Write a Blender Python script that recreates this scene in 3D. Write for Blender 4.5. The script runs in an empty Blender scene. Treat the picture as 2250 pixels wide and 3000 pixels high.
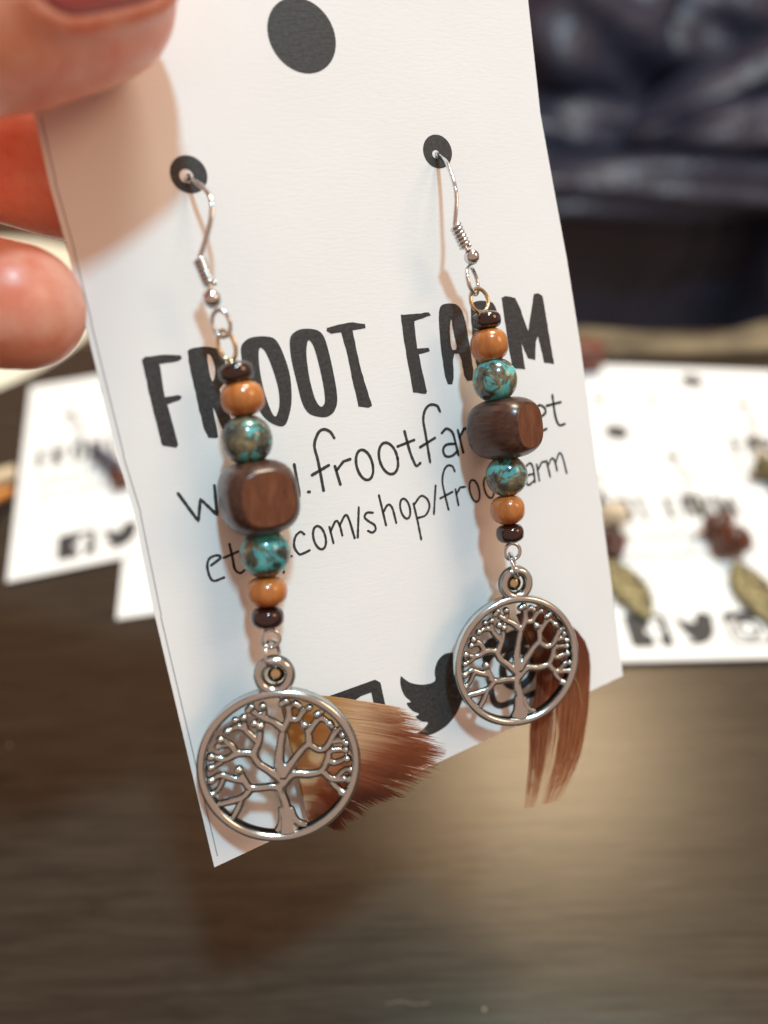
import bpy, bmesh, math, random
from mathutils import Vector, Matrix, Quaternion
S = 0.001                     # everything is measured in millimetres and written out in metres
C = bpy.context.scene.collection
V = Vector
# ------------------------------------------------------------------ camera, world, lights, exposure
FPX = 2100.0; CX, CY = 1125.0, 1500.0
G = V((0.01822738, 0.71672823, 0.69711435))          # gravity seen from the camera (right, down, forward)
CAM_H = 126.2
Zw = -G; Yw = (V((0, 0, 1)) - G * G.z).normalized(); Xw = Yw.cross(Zw).normalized()
M3 = Matrix((Xw, Yw, Zw))
def w(p): return M3 @ V(p) + V((0, 0, CAM_H))          # camera frame (mm) -> world (mm)
def wd(d): return (M3 @ V(d)).normalized()
sc = bpy.context.scene
cd = bpy.data.cameras.new('camera'); cam = bpy.data.objects.new('camera', cd); C.objects.link(cam)
cd.sensor_fit = 'VERTICAL'; cd.sensor_height = 36; cd.lens = FPX / 3000 * 36
cd.clip_start = 0.005; cd.clip_end = 50
cr = M3 @ V((1, 0, 0)); cu = M3 @ V((0, -1, 0)); cb = M3 @ V((0, 0, -1))
m = Matrix.Identity(4)
for i in range(3):
    m[i][0] = cr[i]; m[i][1] = cu[i]; m[i][2] = cb[i]
m[2][3] = CAM_H * S
cam.matrix_world = m
cd.dof.use_dof = True; cd.dof.focus_distance = 0.0735; cd.dof.aperture_fstop = cd.lens / 2.45
sc.camera = cam
world = bpy.data.worlds.new('World'); sc.world = world; world.use_nodes = True
world.node_tree.nodes['Background'].inputs[0].default_value = (1.0, 0.60, 0.44, 1)
world.node_tree.nodes['Background'].inputs[1].default_value = 0.54
def area(name, pos_dir, dist, target, size, power, col, shape='DISK'):
    ld = bpy.data.lights.new(name, 'AREA'); ld.shape = shape; ld.size = size; ld.energy = power; ld.color = col
    o = bpy.data.objects.new(name, ld); C.objects.link(o)
    p = V(target) + V(pos_dir).normalized() * dist
    o.location = p; o.rotation_euler = (-(p - V(target))).to_track_quat('-Z', 'Y').to_euler()
    return o
TGT = w((0, 0, 75)) * S
area('ceiling_light', wd((0.17, -0.65, -0.735)), 1.5, TGT, 0.14, 17.3, (0.46, 0.84, 1.0))
area('warm_lamp', wd((0.80, -0.38, -0.46)), 1.3, TGT, 0.5, 3.6, (1.0, 0.64, 0.38))
_L = w(V(((1590 - CX) / FPX, (2190 - CY) / FPX, 1.0)).normalized() * 1650); _L.z = -_L.z      # its mirror image in the table shows below the card
area('far_ceiling_light', (_L * S - TGT), (_L * S - TGT).length, TGT, 0.44, 18, (1.0, 0.86, 0.66))
sc.view_settings.view_transform = 'Standard'; sc.view_settings.look = 'None'
sc.view_settings.exposure = 0.0; sc.view_settings.gamma = 1.0
try:
    sc.cycles.use_denoising = True
    sc.cycles.denoiser = 'OPENIMAGEDENOISE'
except Exception: pass
sc.cycles.max_bounces = 8; sc.cycles.sample_clamp_indirect = 4
sc.cycles.caustics_reflective = False; sc.cycles.caustics_refractive = False
rnd = random.Random(7)

# ------------------------------------------------------------------ frames
def rot3(a): return Matrix(a)
RC = Matrix(((0.9047722250263601, 0.19898964548499437, -0.376550583335842), (-0.24502997728858705, 0.9663666663623336, -0.07807545308027161), (0.34834972520551977, 0.1629066822861832, 0.9231001472298186)))
TC = V((7.06505554, 27.79800215, 79.96049041))
NC = V((RC[0][2], RC[1][2], RC[2][2]))                 # points away from the camera
def ray(x, y): return V(((x - CX) / FPX, (y - CY) / FPX, 1.0))
def hp(x, y, h=0.0):
    """point of the plane that lies h mm in front of the held card, seen at photo pixel x, y (world mm)"""
    d = ray(x, y); s = (NC.dot(TC) - h) / NC.dot(d); return w(d * s)
def hz(x, y, h=0.0):
    d = ray(x, y); return (NC.dot(TC) - h) / NC.dot(d)
def uvof(x, y):
    d = ray(x, y); X = d * (NC.dot(TC) / NC.dot(d)); l = RC.transposed() @ (X - TC); return (l.x, -l.y)
def cp(u, v, h=0.0):                                   # card coordinates -> world mm
    return w(RC @ V((u, -v, 0)) + TC - NC * h)
def dpt(x, y, z): return w(ray(x, y) * z)               # photo pixel at depth z -> world mm
HELD = Matrix.Identity(4)
_o = cp(0, 0); _u = (cp(1, 0) - _o).normalized(); _v = (cp(0, 1) - _o).normalized(); _n = _u.cross(_v)
for i in range(3):
    HELD[i][0] = _u[i]; HELD[i][1] = _v[i]; HELD[i][2] = _n[i]; HELD[i][3] = _o[i] * S
RT = Matrix(((0.9872993687525277, 0.15782179511309544, 0.018227381823256734), (-0.12295884618247814, 0.6864268151749738, 0.7167282257271399), (0.1006035715386106, -0.7098665426654369, 0.6971143471466223)))
TT = V((0, 0, 180.98))
def tbl(x, y): return w(RT @ V((x, -y, 0)) + TT)        # table frame -> world mm
_tx = (tbl(1, 0) - tbl(0, 0)); TANG = math.atan2(_tx.y, _tx.x)
def tp(x, y, h=0.0):                                   # photo pixel onto the table (h mm above it)
    d = ray(x, y); s = (CAM_H - h) / G.dot(d); return w(d * s)

# ------------------------------------------------------------------ material helpers
def mat(name, col=(.5, .5, .5), rough=.5, metal=0.0, spec=.5, **kw):
    mt = bpy.data.materials.new(name); mt.use_nodes = True
    b = mt.node_tree.nodes['Principled BSDF']
    b.inputs['Base Color'].default_value = (*col, 1); b.inputs['Roughness'].default_value = rough
    b.inputs['Metallic'].default_value = metal; b.inputs['Specular IOR Level'].default_value = spec
    for k, v in kw.items(): b.inputs[k.replace('_', ' ')].default_value = v
    return mt
def nd(mt, t, **kw):
    n = mt.node_tree.nodes.new(t)
    for k, v in kw.items():
        if k.startswith('i_'): n.inputs[k[2:].replace('_', ' ')].default_value = v
        else: setattr(n, k, v)
    return n
def lk(mt, a, b): mt.node_tree.links.new(a, b)
def coords(mt, scale=(1, 1, 1), rot=(0, 0, 0)):
    tc = nd(mt, 'ShaderNodeTexCoord'); mp = nd(mt, 'ShaderNodeMapping')
    mp.inputs['Scale'].default_value = scale; mp.inputs['Rotation'].default_value = rot
    lk(mt, tc.outputs['Object'], mp.inputs['Vector']); return mp.outputs['Vector']
def noise(mt, vec, scale, detail=4, rough=.5, dist=0.0):
    n = nd(mt, 'ShaderNodeTexNoise', i_Scale=scale, i_Detail=detail, i_Roughness=rough, i_Distortion=dist)
    lk(mt, vec, n.inputs['Vector']); return n.outputs['Fac']
def ramp(mt, fac, stops):
    r = nd(mt, 'ShaderNodeValToRGB'); el = r.color_ramp.elements
    while len(el) < len(stops): el.new(.5)
    for e, (p, c) in zip(el, stops): e.position = p; e.color = (*c, 1)
    lk(mt, fac, r.inputs['Fac']); return r.outputs['Color']
def bump(mt, fac, strength, dist):
    b = nd(mt, 'ShaderNodeBump', i_Strength=strength, i_Distance=dist); lk(mt, fac, b.inputs['Height'])
    lk(mt, b.outputs['Normal'], mt.node_tree.nodes['Principled BSDF'].inputs['Normal']); return b
def base(mt, col): lk(mt, col, mt.node_tree.nodes['Principled BSDF'].inputs['Base Color'])
def roughn(mt, fac, a, b):
    r = nd(mt, 'ShaderNodeMapRange'); r.inputs['To Min'].default_value = a; r.inputs['To Max'].default_value = b
    lk(mt, fac, r.inputs['Value']); lk(mt, r.outputs['Result'], mt.node_tree.nodes['Principled BSDF'].inputs['Roughness'])

paper = mat('card_stock', (.86, .85, .85), .75, spec=.25)
_v1 = coords(paper); _f = noise(paper, coords(paper, (1, 4, 1), (0, 0, .4)), 900, 5, .6); base(paper, ramp(paper, noise(paper, _v1, 60, 4), [(0.3, (.80, .795, .79)), (.7, (.84, .835, .83))]))
bump(paper, _f, .15, .00012)
ink = mat('black_ink', (.035, .033, .034), .6, spec=.35)
_f = noise(ink, coords(ink), 2600, 4, .7); base(ink, ramp(ink, _f, [(.3, (.022, .021, .022)), (.62, (.05, .047, .047)), (.82, (.11, .10, .10))]))
bump(ink, noise(ink, coords(ink, (1, 4, 1), (0, 0, .4)), 900, 5), .3, .0001)
fine_ink = mat('grey_ink_line', (.32, .31, .32), .7)
silver = mat('polished_silver_wire', (.66, .70, .72), .13, 1.0)
brass = mat('brass_wire', (.72, .62, .40), .18, 1.0)
cast = mat('antique_silver', (.74, .66, .60), .24, 1.0)
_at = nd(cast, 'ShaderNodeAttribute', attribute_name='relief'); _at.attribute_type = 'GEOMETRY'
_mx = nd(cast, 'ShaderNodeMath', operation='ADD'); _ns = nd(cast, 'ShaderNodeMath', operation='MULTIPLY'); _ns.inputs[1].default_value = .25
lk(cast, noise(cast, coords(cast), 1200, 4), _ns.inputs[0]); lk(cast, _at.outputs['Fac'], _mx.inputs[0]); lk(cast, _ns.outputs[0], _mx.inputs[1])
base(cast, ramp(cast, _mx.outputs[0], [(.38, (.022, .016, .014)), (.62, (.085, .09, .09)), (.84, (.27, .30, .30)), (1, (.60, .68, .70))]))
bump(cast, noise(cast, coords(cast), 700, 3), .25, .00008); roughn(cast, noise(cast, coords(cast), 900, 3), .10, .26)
dark_bead = mat('maroon_glass', (.022, .006, .006), .1, spec=.6, Coat_Weight=.6, Coat_Roughness=.04)
tan = mat('varnished_tan_wood', (.42, .14, .035), .22, spec=.5, Coat_Weight=.5, Coat_Roughness=.12)
base(tan, ramp(tan, noise(tan, coords(tan, (3, 3, .7)), 420, 4, .6, .5), [(.3, (.34, .10, .024)), (.55, (.47, .165, .04)), (.8, (.56, .23, .065))]))
wood = mat('dark_stained_wood', (.07, .028, .016), .3, spec=.45, Coat_Weight=.25, Coat_Roughness=.2)
_g = noise(wood, coords(wood, (.35, 2.2, 2.2)), 900, 5, .6, .6)
base(wood, ramp(wood, _g, [(.32, (.030, .012, .008)), (.52, (.062, .026, .017)), (.75, (.12, .055, .036))])); bump(wood, _g, .25, .00006)
endgrain = mat('reddish_end_grain', (.2, .07, .03), .38, spec=.4)
_g = noise(endgrain, coords(endgrain, (1, 3.0, .6), (.6, 0, 0)), 520, 5, .65, .8)
base(endgrain, ramp(endgrain, _g, [(.3, (.085, .026, .012)), (.5, (.125, .042, .019)), (.75, (.19, .072, .034))])); bump(endgrain, _g, .25, .00006)
def turquoise_mat(name, seed, teal):
    t = mat(name, (.05, .2, .2), .2, spec=.5, Coat_Weight=.5, Coat_Roughness=.1)
    tc = nd(t, 'ShaderNodeTexCoord'); mp = nd(t, 'ShaderNodeMapping'); mp.inputs['Location'].default_value = (seed, seed * .37, seed * .11)
    lk(t, tc.outputs['Object'], mp.inputs['Vector']); vec = mp.outputs['Vector']
    n1 = noise(t, vec, 430, 6, .6, .8); n2 = noise(t, vec, 640, 5, .6, .3)
    darkc = ramp(t, n2, [(.33, (.012, .016, .018)), (.47, (.06, .07, .055)), (.58, (.17, .15, .09)), (.66, (.32, .23, .10)), (.78, (.07, .12, .10))])
    tq = ramp(t, n2, [(.3, (.04, .24, .25)), (.55, (.09, .46, .46)), (.8, (.22, .58, .54))])
    mk = ramp(t, n1, [(teal, (0, 0, 0)), (teal + .05, (1, 1, 1))])
    mx = nd(t, 'ShaderNodeMix', data_type='RGBA'); lk(t, mk, mx.inputs['Factor']); lk(t, darkc, mx.inputs['A']); lk(t, tq, mx.inputs['B'])
    base(t, mx.outputs['Result']); bump(t, n1, .2, .0001); return t
TQ = [turquoise_mat('turquoise_stone', 0.013, .52), turquoise_mat('bronze_turquoise_stone', 0.137, .49),
      turquoise_mat('deep_turquoise_stone', 0.021, .49), turquoise_mat('dark_turquoise_stone', 0.302, .54)]
feather_m = mat('brown_feather', (.3, .1, .03), .45, spec=.4)
_fa = nd(feather_m, 'ShaderNodeAttribute', attribute_name='along'); _fa.attribute_type = 'GEOMETRY'
base(feather_m, ramp(feather_m, _fa.outputs['Fac'], [(0, (.66, .33, .10)), (.3, (.82, .52, .30)), (.6, (.30, .09, .04)), (1, (.075, .02, .010))]))
_tr = nd(feather_m, 'ShaderNodeBsdfTranslucent'); _tr.inputs['Color'].default_value = (.50, .2, .07, 1)
_ms = nd(feather_m, 'ShaderNodeMixShader'); _ms.inputs[0].default_value = .35
lk(feather_m, feather_m.node_tree.nodes['Principled BSDF'].outputs[0], _ms.inputs[1]); lk(feather_m, _tr.outputs[0], _ms.inputs[2])
lk(feather_m, _ms.outputs[0], feather_m.node_tree.nodes['Material Output'].inputs['Surface'])
quill_m = mat('feather_quill', (.34, .17, .07), .4)
feather_r = feather_m.copy(); feather_r.name = 'red_brown_feather'
_el = [n for n in feather_r.node_tree.nodes if n.type == 'VALTORGB'][0].color_ramp.elements
for _e, _c in zip(_el, [(.32, .11, .045), (.14, .036, .02), (.26, .075, .034), (.78, .36, .14)]): _e.color = (*_c, 1)
skin = mat('skin', (.66, .27, .17), .36, spec=.55)
_b = skin.node_tree.nodes['Principled BSDF']; _b.inputs['Subsurface Weight'].default_value = .28; _b.inputs['Subsurface Radius'].default_value = (1.0, .32, .16); _b.inputs['Subsurface Scale'].default_value = .0035
base(skin, ramp(skin, noise(skin, coords(skin), 160, 6, .65), [(.34, (.84, .27, .17)), (.64, (.98, .54, .40))])); bump(skin, noise(skin, coords(skin, (1, 2, 1)), 500, 4), .25, .0003)
nail_m = mat('fingernail', (.62, .16, .16), .22, spec=.5, Coat_Weight=.4, Coat_Roughness=.15)
_b = nail_m.node_tree.nodes['Principled BSDF']; _b.inputs['Subsurface Weight'].default_value = .4; _b.inputs['Subsurface Radius'].default_value = (1, .3, .2); _b.inputs['Subsurface Scale'].default_value = .002
table_m = mat('dark_wood_veneer', (.05, .035, .027), .38, spec=.30, Specular_Tint=(1.0, .84, .64, 1))
_vec = coords(table_m, (1.0, 9, 1), (0, 0, -.10)); _g = noise(table_m, _vec, 48, 10, .7, .8); _g2 = noise(table_m, coords(table_m, (1, 30, 1), (0, 0, -.10)), 40, 5, .6)
_mm = nd(table_m, 'ShaderNodeMix', data_type='RGBA', i_Factor=.4)
lk(table_m, ramp(table_m, _g, [(.34, (.021, .015, .011)), (.5, (.038, .028, .020)), (.66, (.056, .043, .031))]), _mm.inputs['A']); lk(table_m, ramp(table_m, _g2, [(.36, (.024, .017, .012)), (.64, (.052, .040, .029))]), _mm.inputs['B'])
base(table_m, _mm.outputs['Result']); bump(table_m, _g, .12, .0003); roughn(table_m, _g2, .23, .30)
leather = mat('black_leather', (.012, .013, .018), .43, spec=1.0, Specular_Tint=(.8, .87, 1.0, 1))
bump(leather, noise(leather, coords(leather), 9, 4, .6, .6), .7, .03); base(leather, ramp(leather, noise(leather, coords(leather), 6, 3), [(.3, (.012, .018, .042)), (.7, (.030, .038, .075))]))
floor_m = mat('carpet', (.20, .15, .10), .95); base(floor_m, ramp(floor_m, noise(floor_m, coords(floor_m), 40, 5), [(.3, (.16, .12, .08)), (.7, (.25, .19, .13))]))
wall_m = mat('orange_wood_panel', (.45, .15, .03), .5); base(wall_m, ramp(wall_m, noise(wall_m, coords(wall_m, (6, 1, 1)), 5, 4), [(.3, (.38, .12, .02)), (.7, (.52, .19, .045))]))
cream = mat('cream_glaze', (.78, .74, .58), .35, spec=.5); base(cream, ramp(cream, noise(cream, coords(cream), 30, 3), [(.3, (.75, .71, .55)), (.7, (.82, .78, .64))]))
cloth = mat('olive_beige_cloth', (.22, .18, .10), .9); base(cloth, ramp(cloth, noise(cloth, coords(cloth), 26, 3), [(.36, (.05, .034, .02)), (.5, (.14, .11, .065)), (.66, (.26, .20, .12))]))
redwood = mat('red_brown_wood', (.16, .04, .02), .4); base(redwood, ramp(redwood, noise(redwood, coords(redwood, (1, 5, 1)), 60, 4), [(.3, (.09, .022, .012)), (.7, (.17, .045, .025))]))
nugget = mat('red_brown_bead', (.18, .055, .025), .3, spec=.5); base(nugget, ramp(nugget, noise(nugget, coords(nugget), 500, 4), [(.3, (.035, .012, .008)), (.7, (.16, .05, .024))]))
leafbrass = mat('antique_brass_leaf', (.36, .30, .14), .55, .35); base(leafbrass, ramp(leafbrass, noise(leafbrass, coords(leafbrass), 600, 3), [(.35, (.05, .04, .02)), (.5, (.17, .14, .06)), (.7, (.32, .28, .14))]))
blackm = mat('black_lacquer', (.008, .008, .01), .3); orange_m = mat('orange_edge', (.55, .22, .05), .5); bonem = mat('cream_bead', (.62, .50, .34), .35)
iris = mat('blue_black_bead', (.03, .032, .06), .15, spec=.7, Coat_Weight=.7); crumb_m = mat('dust_crumb', (.30, .26, .20), .8)
graphite = mat('dark_screen', (.01, .01, .012), .2)

# ------------------------------------------------------------------ mesh helpers
def tag(o, label=None, cat=None, group=None, kind=None):
    if label: o['label'] = label
    if cat: o['category'] = cat
    if group: o['group'] = group
    if kind: o['kind'] = kind
    return o
def empty(name, mw, label, cat, group=None):
    o = bpy.data.objects.new(name, None); C.objects.link(o); o.matrix_world = mw; o.empty_display_size = .003
    return tag(o, label, cat, group)
def link(name, me, mats, parent=None, mw=None, smooth=True):
    """me is in the object's own frame, metres; mw is its world matrix"""
    for mt in (mats if isinstance(mats, (list, tuple)) else [mats]): me.materials.append(mt)
    if smooth: me.polygons.foreach_set('use_smooth', [True] * len(me.polygons))
    o = bpy.data.objects.new(name, me); C.objects.link(o)
    mw = mw or Matrix.Identity(4)
    if parent is not None:
        o.parent = parent
        o.matrix_parent_inverse = Matrix.Identity(4)
        o.matrix_basis = wm(parent).inverted() @ mw
    else: o.matrix_world = mw
    WM[o.name] = mw.copy()
    return o
WM = {}
def wm(o):
    if o.name in WM: return WM[o.name]
    return o.matrix_basis.copy() if o.parent is None else wm(o.parent) @ o.matrix_basis
def bm_mesh(bm, name='mesh', scale=S):
    bmesh.ops.recalc_face_normals(bm, faces=bm.faces[:])
    for v in bm.verts: v.co *= scale
    me = bpy.data.meshes.new(name); bm.to_mesh(me); bm.free(); return me
def frame(o, z, x=None):
    """matrix with origin o (world mm) and z axis z"""
    z = V(z).normalized(); x = V(x) if x is not None else V((1, 0, 0))
    x = (x - z * x.dot(z))
    if x.length < 1e-4: x = V((0, 1, 0)) - z * z.y
    x.normalize(); y = z.cross(x); m = Matrix.Identity(4)
    for i in range(3): m[i][0] = x[i]; m[i][1] = y[i]; m[i][2] = z[i]; m[i][3] = o[i] * S
    return m
def poly_bm(bm, loops, z0, z1):
    """flat plate with optional holes; loops: lists of (x,y), first is the outline"""
    e0 = []; rings = []
    for lp in loops:
        vs = [bm.verts.new((x, y, z1)) for x, y in lp]; rings.append(vs)
        e0 += [bm.edges.new((vs[i], vs[(i + 1) % len(vs)])) for i in range(len(vs))]
    f = bmesh.ops.triangle_fill(bm, use_beauty=True, edges=e0)
    top = [g for g in f['geom'] if isinstance(g, bmesh.types.BMFace)]
    if z0 is not None:
        mp = {}
        for r in rings:
            for v in r: mp[v] = bm.verts.new((v.co.x, v.co.y, z0))
        for t in top:
            try: bm.faces.new([mp[v] for v in reversed(t.verts)])
            except Exception: pass
        for r in rings:
            for i in range(len(r)):
                a, b = r[i], r[(i + 1) % len(r)]
                try: bm.faces.new((a, b, mp[b], mp[a]))
                except Exception: pass
def circle(cx, cy, r, n=40, ry=None): return [(cx + r * math.cos(2 * math.pi * i / n), cy + (ry or r) * math.sin(2 * math.pi * i / n)) for i in range(n)]
def catmull(P, n=6, closed=False):
    P = [V(p) for p in P]; out = []; L = len(P)
    if L < 3: return P
    rng = range(L if closed else L - 1)
    for i in rng:
        a = P[(i - 1) % L] if closed or i > 0 else P[0] * 2 - P[1]; b = P[i]; c = P[(i + 1) % L]
        d = P[(i + 2) % L] if closed or i + 2 < L else P[-1] * 2 - P[-2]
        for k in range(n):
            t = k / n; out.append(.5 * ((2 * b) + (c - a) * t + (2 * a - 5 * b + 4 * c - d) * t * t + (3 * b - a - 3 * c + d) * t ** 3))
    if not closed: out.append(P[-1])
    return out
def tube(bm, pts, r, seg=8, closed=False, flat=1.0, caps=True):
    pts = [V(p) for p in pts]; n = len(pts); rs = r if isinstance(r, (list, tuple)) else [r] * n
    rings = []; up = None
    for i, p in enumerate(pts):
        a = pts[(i - 1) % n] if closed or i > 0 else pts[i]; b = pts[(i + 1) % n] if closed or i < n - 1 else pts[i]
        t = (b - a).normalized()
        if up is None: up = V((0, 0, 1)) if abs(t.z) < .9 else V((1, 0, 0))
        s = t.cross(up)
        if s.length < 1e-5: s = t.orthogonal()
        s.normalize(); up = s.cross(t).normalized()
        rings.append([bm.verts.new(p + (s * math.cos(q) + up * math.sin(q) * flat) * rs[i]) for q in [2 * math.pi * k / seg for k in range(seg)]])
    for i in range(n if closed else n - 1):
        A, B = rings[i], rings[(i + 1) % n]
        off = 0
        if closed and i == n - 1:
            off = min(range(seg), key=lambda o: (A[0].co - B[o].co).length)
        for k in range(seg):
            try: bm.faces.new((A[k], A[(k + 1) % seg], B[(k + 1 + off) % seg], B[(k + off) % seg]))
            except Exception: pass
    if caps and not closed:
        bm.faces.new(rings[0]); bm.faces.new(list(reversed(rings[-1])))
def lathe(bm, prof, seg=40, close=True):
    rings = [[bm.verts.new((r * math.cos(2 * math.pi * k / seg), r * math.sin(2 * math.pi * k / seg), z)) for k in range(seg)] for r, z in prof]
    L = len(rings)
    for i in range(L if close else L - 1):
        A, B = rings[i], rings[(i + 1) % L]
        for k in range(seg): bm.faces.new((A[k], A[(k + 1) % seg], B[(k + 1) % seg], B[k]))
def box(bm, lo, hi):
    x0, y0, z0 = lo; x1, y1, z1 = hi
    v = [bm.verts.new(p) for p in ((x0, y0, z0), (x1, y0, z0), (x1, y1, z0), (x0, y1, z0), (x0, y0, z1), (x1, y0, z1), (x1, y1, z1), (x0, y1, z1))]
    for f in ((0, 3, 2, 1), (4, 5, 6, 7), (0, 1, 5, 4), (1, 2, 6, 5), (2, 3, 7, 6), (3, 0, 4, 7)): bm.faces.new([v[i] for i in f])
def sphere(bm, c, r, seg=20, ring=12, sc_=(1, 1, 1)):
    c = V(c[:3]); new = bm.verts.new
    T = new(c + V((0, 0, r * sc_[2]))); B = new(c - V((0, 0, r * sc_[2]))); rows = []
    for i in range(1, ring):
        a = math.pi * i / ring; z = math.cos(a) * r * sc_[2]; q = math.sin(a) * r
        rows.append([new(c + V((q * sc_[0] * math.cos(2 * math.pi * k / seg), q * sc_[1] * math.sin(2 * math.pi * k / seg), z))) for k in range(seg)])
    for k in range(seg):
        l = (k + 1) % seg; bm.faces.new((T, rows[0][k], rows[0][l])); bm.faces.new((B, rows[-1][l], rows[-1][k]))
        for i in range(len(rows) - 1): bm.faces.new((rows[i][k], rows[i + 1][k], rows[i + 1][l], rows[i][l]))
def evaluated(me, mods):
    """apply modifiers to a loose mesh and return the result"""
    o = bpy.data.objects.new('working', me); C.objects.link(o)
    for t, kw in mods:
        md = o.modifiers.new(t, t)
        for k, v in kw.items(): setattr(md, k, v)
    dg = bpy.context.evaluated_depsgraph_get(); dg.update()
    out = bpy.data.meshes.new_from_object(o.evaluated_get(dg)); bpy.data.objects.remove(o)
    return out
def world_mesh(bm, origin):
    """bm holds world mm; shift it to the object's origin"""
    for v in bm.verts: v.co -= V(origin)
    return bm_mesh(bm)

# ------------------------------------------------------------------ the setting
bm = bmesh.new()
def table_xy(x, y): p = tp(x, y); return (p.x, p.y)
far = tp(1700, 975).y
box(bm, (-900, -700, -24), (900, far, 0))
bm2 = bm_mesh(bm, 'table_top'); tb = empty('table', Matrix.Translation((0, 0, 0)), 'dark brown wood table under the white earring cards', 'table')
link('table_top', bm2, table_m, tb, smooth=False)
for sx in (-1, 1):
    for yy in (-640, far - 60):
        bm = bmesh.new(); box(bm, (sx * 840 - 30, yy, -740), (sx * 840 + 30, yy + 50, -24.2)); link('table_leg', bm_mesh(bm), table_m, tb, smooth=False)
bm = bmesh.new(); box(bm, (-4000, -2500, -780), (4000, 4000, -740)); tag(link('floor', bm_mesh(bm), floor_m, smooth=False), kind='structure')
bm = bmesh.new(); box(bm, (-4000, 2900, -739), (4000, 3000, 1700)); tag(link('wall', bm_mesh(bm), wall_m, smooth=False), kind='structure')

# sofa: rounded cushions, built where the rays through their photo positions meet a sofa 1.2 m away
sofa_o = V((700, 1200, -740))
sofa = empty('sofa', Matrix.Translation(sofa_o * S), 'black leather recliner sofa with puffy cushions behind the table', 'sofa')
def cushion(name, c, half, rot=(0, 0, 0), p=3.2, wr=8, seed=1):
    bm = bmesh.new(); r = bmesh.ops.create_uvsphere(bm, u_segments=48, v_segments=28, radius=1)
    rr = random.Random(seed); ph = [rr.uniform(0, 6.28) for _ in range(6)]
    from mathutils import Euler
    E_ = Euler(rot).to_matrix()
    for v in bm.verts:
        d = v.co.normalized(); k = (abs(d.x) ** p + abs(d.y) ** p + abs(d.z) ** p) ** (-1 / p)
        q = d * k
        wv = 1 + .032 * wr / 8 * (math.sin(q.x * 7 + ph[0]) + math.sin(q.y * 9 + ph[1] + q.x * 3) + math.sin(q.z * 8 + ph[2] + q.x * 5))
        v.co = E_ @ V((q.x * half[0] * wv, q.y * half[1] * wv, q.z * half[2] * wv))
    mw = Matrix.Translation(V(c) * S)
    return link(name, bm_mesh(bm), leather, sofa, mw)
def far_pt(x, y, Y):
    d = M3 @ ray(x, y); s = Y / d.y; return V((0, 0, CAM_H)) + d * s
SP = lambda x, y, Y: far_pt(x, y, Y)
a = SP(1900, 640, 1200); b_ = SP(1900, 1040, 1200)
cushion('front_panel', (a + b_) / 2 + V((0, 150, -60)), (560, 150, (a - b_).length / 2 + 90), p=6, seed=3)
def pad(name, x, y, Y, hw, hh, depth, pitch, roll, p=3.0, wr=8, seed=1):
    """cushion whose middle shows at photo pixel x, y when it stands Y mm away; half sizes in photo pixels"""
    c = SP(x, y, Y); k = (c - V((0, 0, CAM_H))).length / FPX
    return cushion(name, c, (hw * k, depth, hh * k), (pitch, roll, 0), p, wr, seed)
pad('seat_cushion', 1900, 545, 1230, 470, 78, 150, -.3, 0, 4, 10, 4)
pad('lumbar_cushion', 1650, 400, 1390, 280, 98, 120, -.2, .05, 3.2, 12, 8)
pad('back_cushion', 1700, 105, 1480, 215, 185, 150, -.15, .10, 2.3, 20, 5)
pad('back_cushion', 2040, 95, 1500, 185, 165, 150, -.15, -.15, 2.2, 20, 15)
pad('arm_roll', 2080, 255, 1300, 215, 50, 110, -.2, -.50, 2.4, 8, 9)
pad('arm_pad', 2170, 385, 1250, 240, 92, 140, -.3, -.22, 2.6, 12, 6)
pad('arm_side', 2330, 830, 1200, 160, 260, 200, 0, 0, 5, 4, 10)
# things at the far side of the table
def slab(name, pts, z0, z1, m_, label, cat, bev=1.2, group=None):
    c = sum((V(p) for p in pts), V((0, 0, 0))) / len(pts)
    bm = bmesh.new(); poly_bm(bm, [[(p[0] - c.x, p[1] - c.y) for p in pts]], 0, z1 - z0)
    me = bm_mesh(bm); me = evaluated(me, [('BEVEL', dict(width=bev * S, segments=3, limit_method='ANGLE'))]) if bev else me
    return tag(link(name, me, m_, None, Matrix.Translation((c.x * S, c.y * S, z0 * S))), label, cat, group)
CLP = [(1500, 1060), (1720, 1066), (1900, 1054), (2120, 1050), (2440, 1036), (2440, 962), (2230, 958), (2080, 1000), (1900, 992), (1720, 978), (1500, 984)]
slab('cloth', [tp(*p) for p in CLP], .05, 3, cloth, 'mottled olive beige cloth along the far edge of the table', 'cloth')
slab('wood_block', [tp(1640, 1104), tp(1762, 1096), tp(1745, 1062), tp(1650, 1064)], .1, 9, redwood, 'small red brown wooden block behind the right hand cards', 'block')
# round cream mat at the left, partly under a card
bc = tp(-215, 925)
bm = bmesh.new()
lathe(bm, [(0.01, 0), (64, 0), (65, .15), (65, .35), (64.4, .5), (0.01, .5)], 96, close=False)
tag(link('mat', bm_mesh(bm), cream, None, Matrix.Translation((bc.x * S, bc.y * S, .00005))), 'round cream mat partly under the left card, behind the fingers', 'mat')
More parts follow.
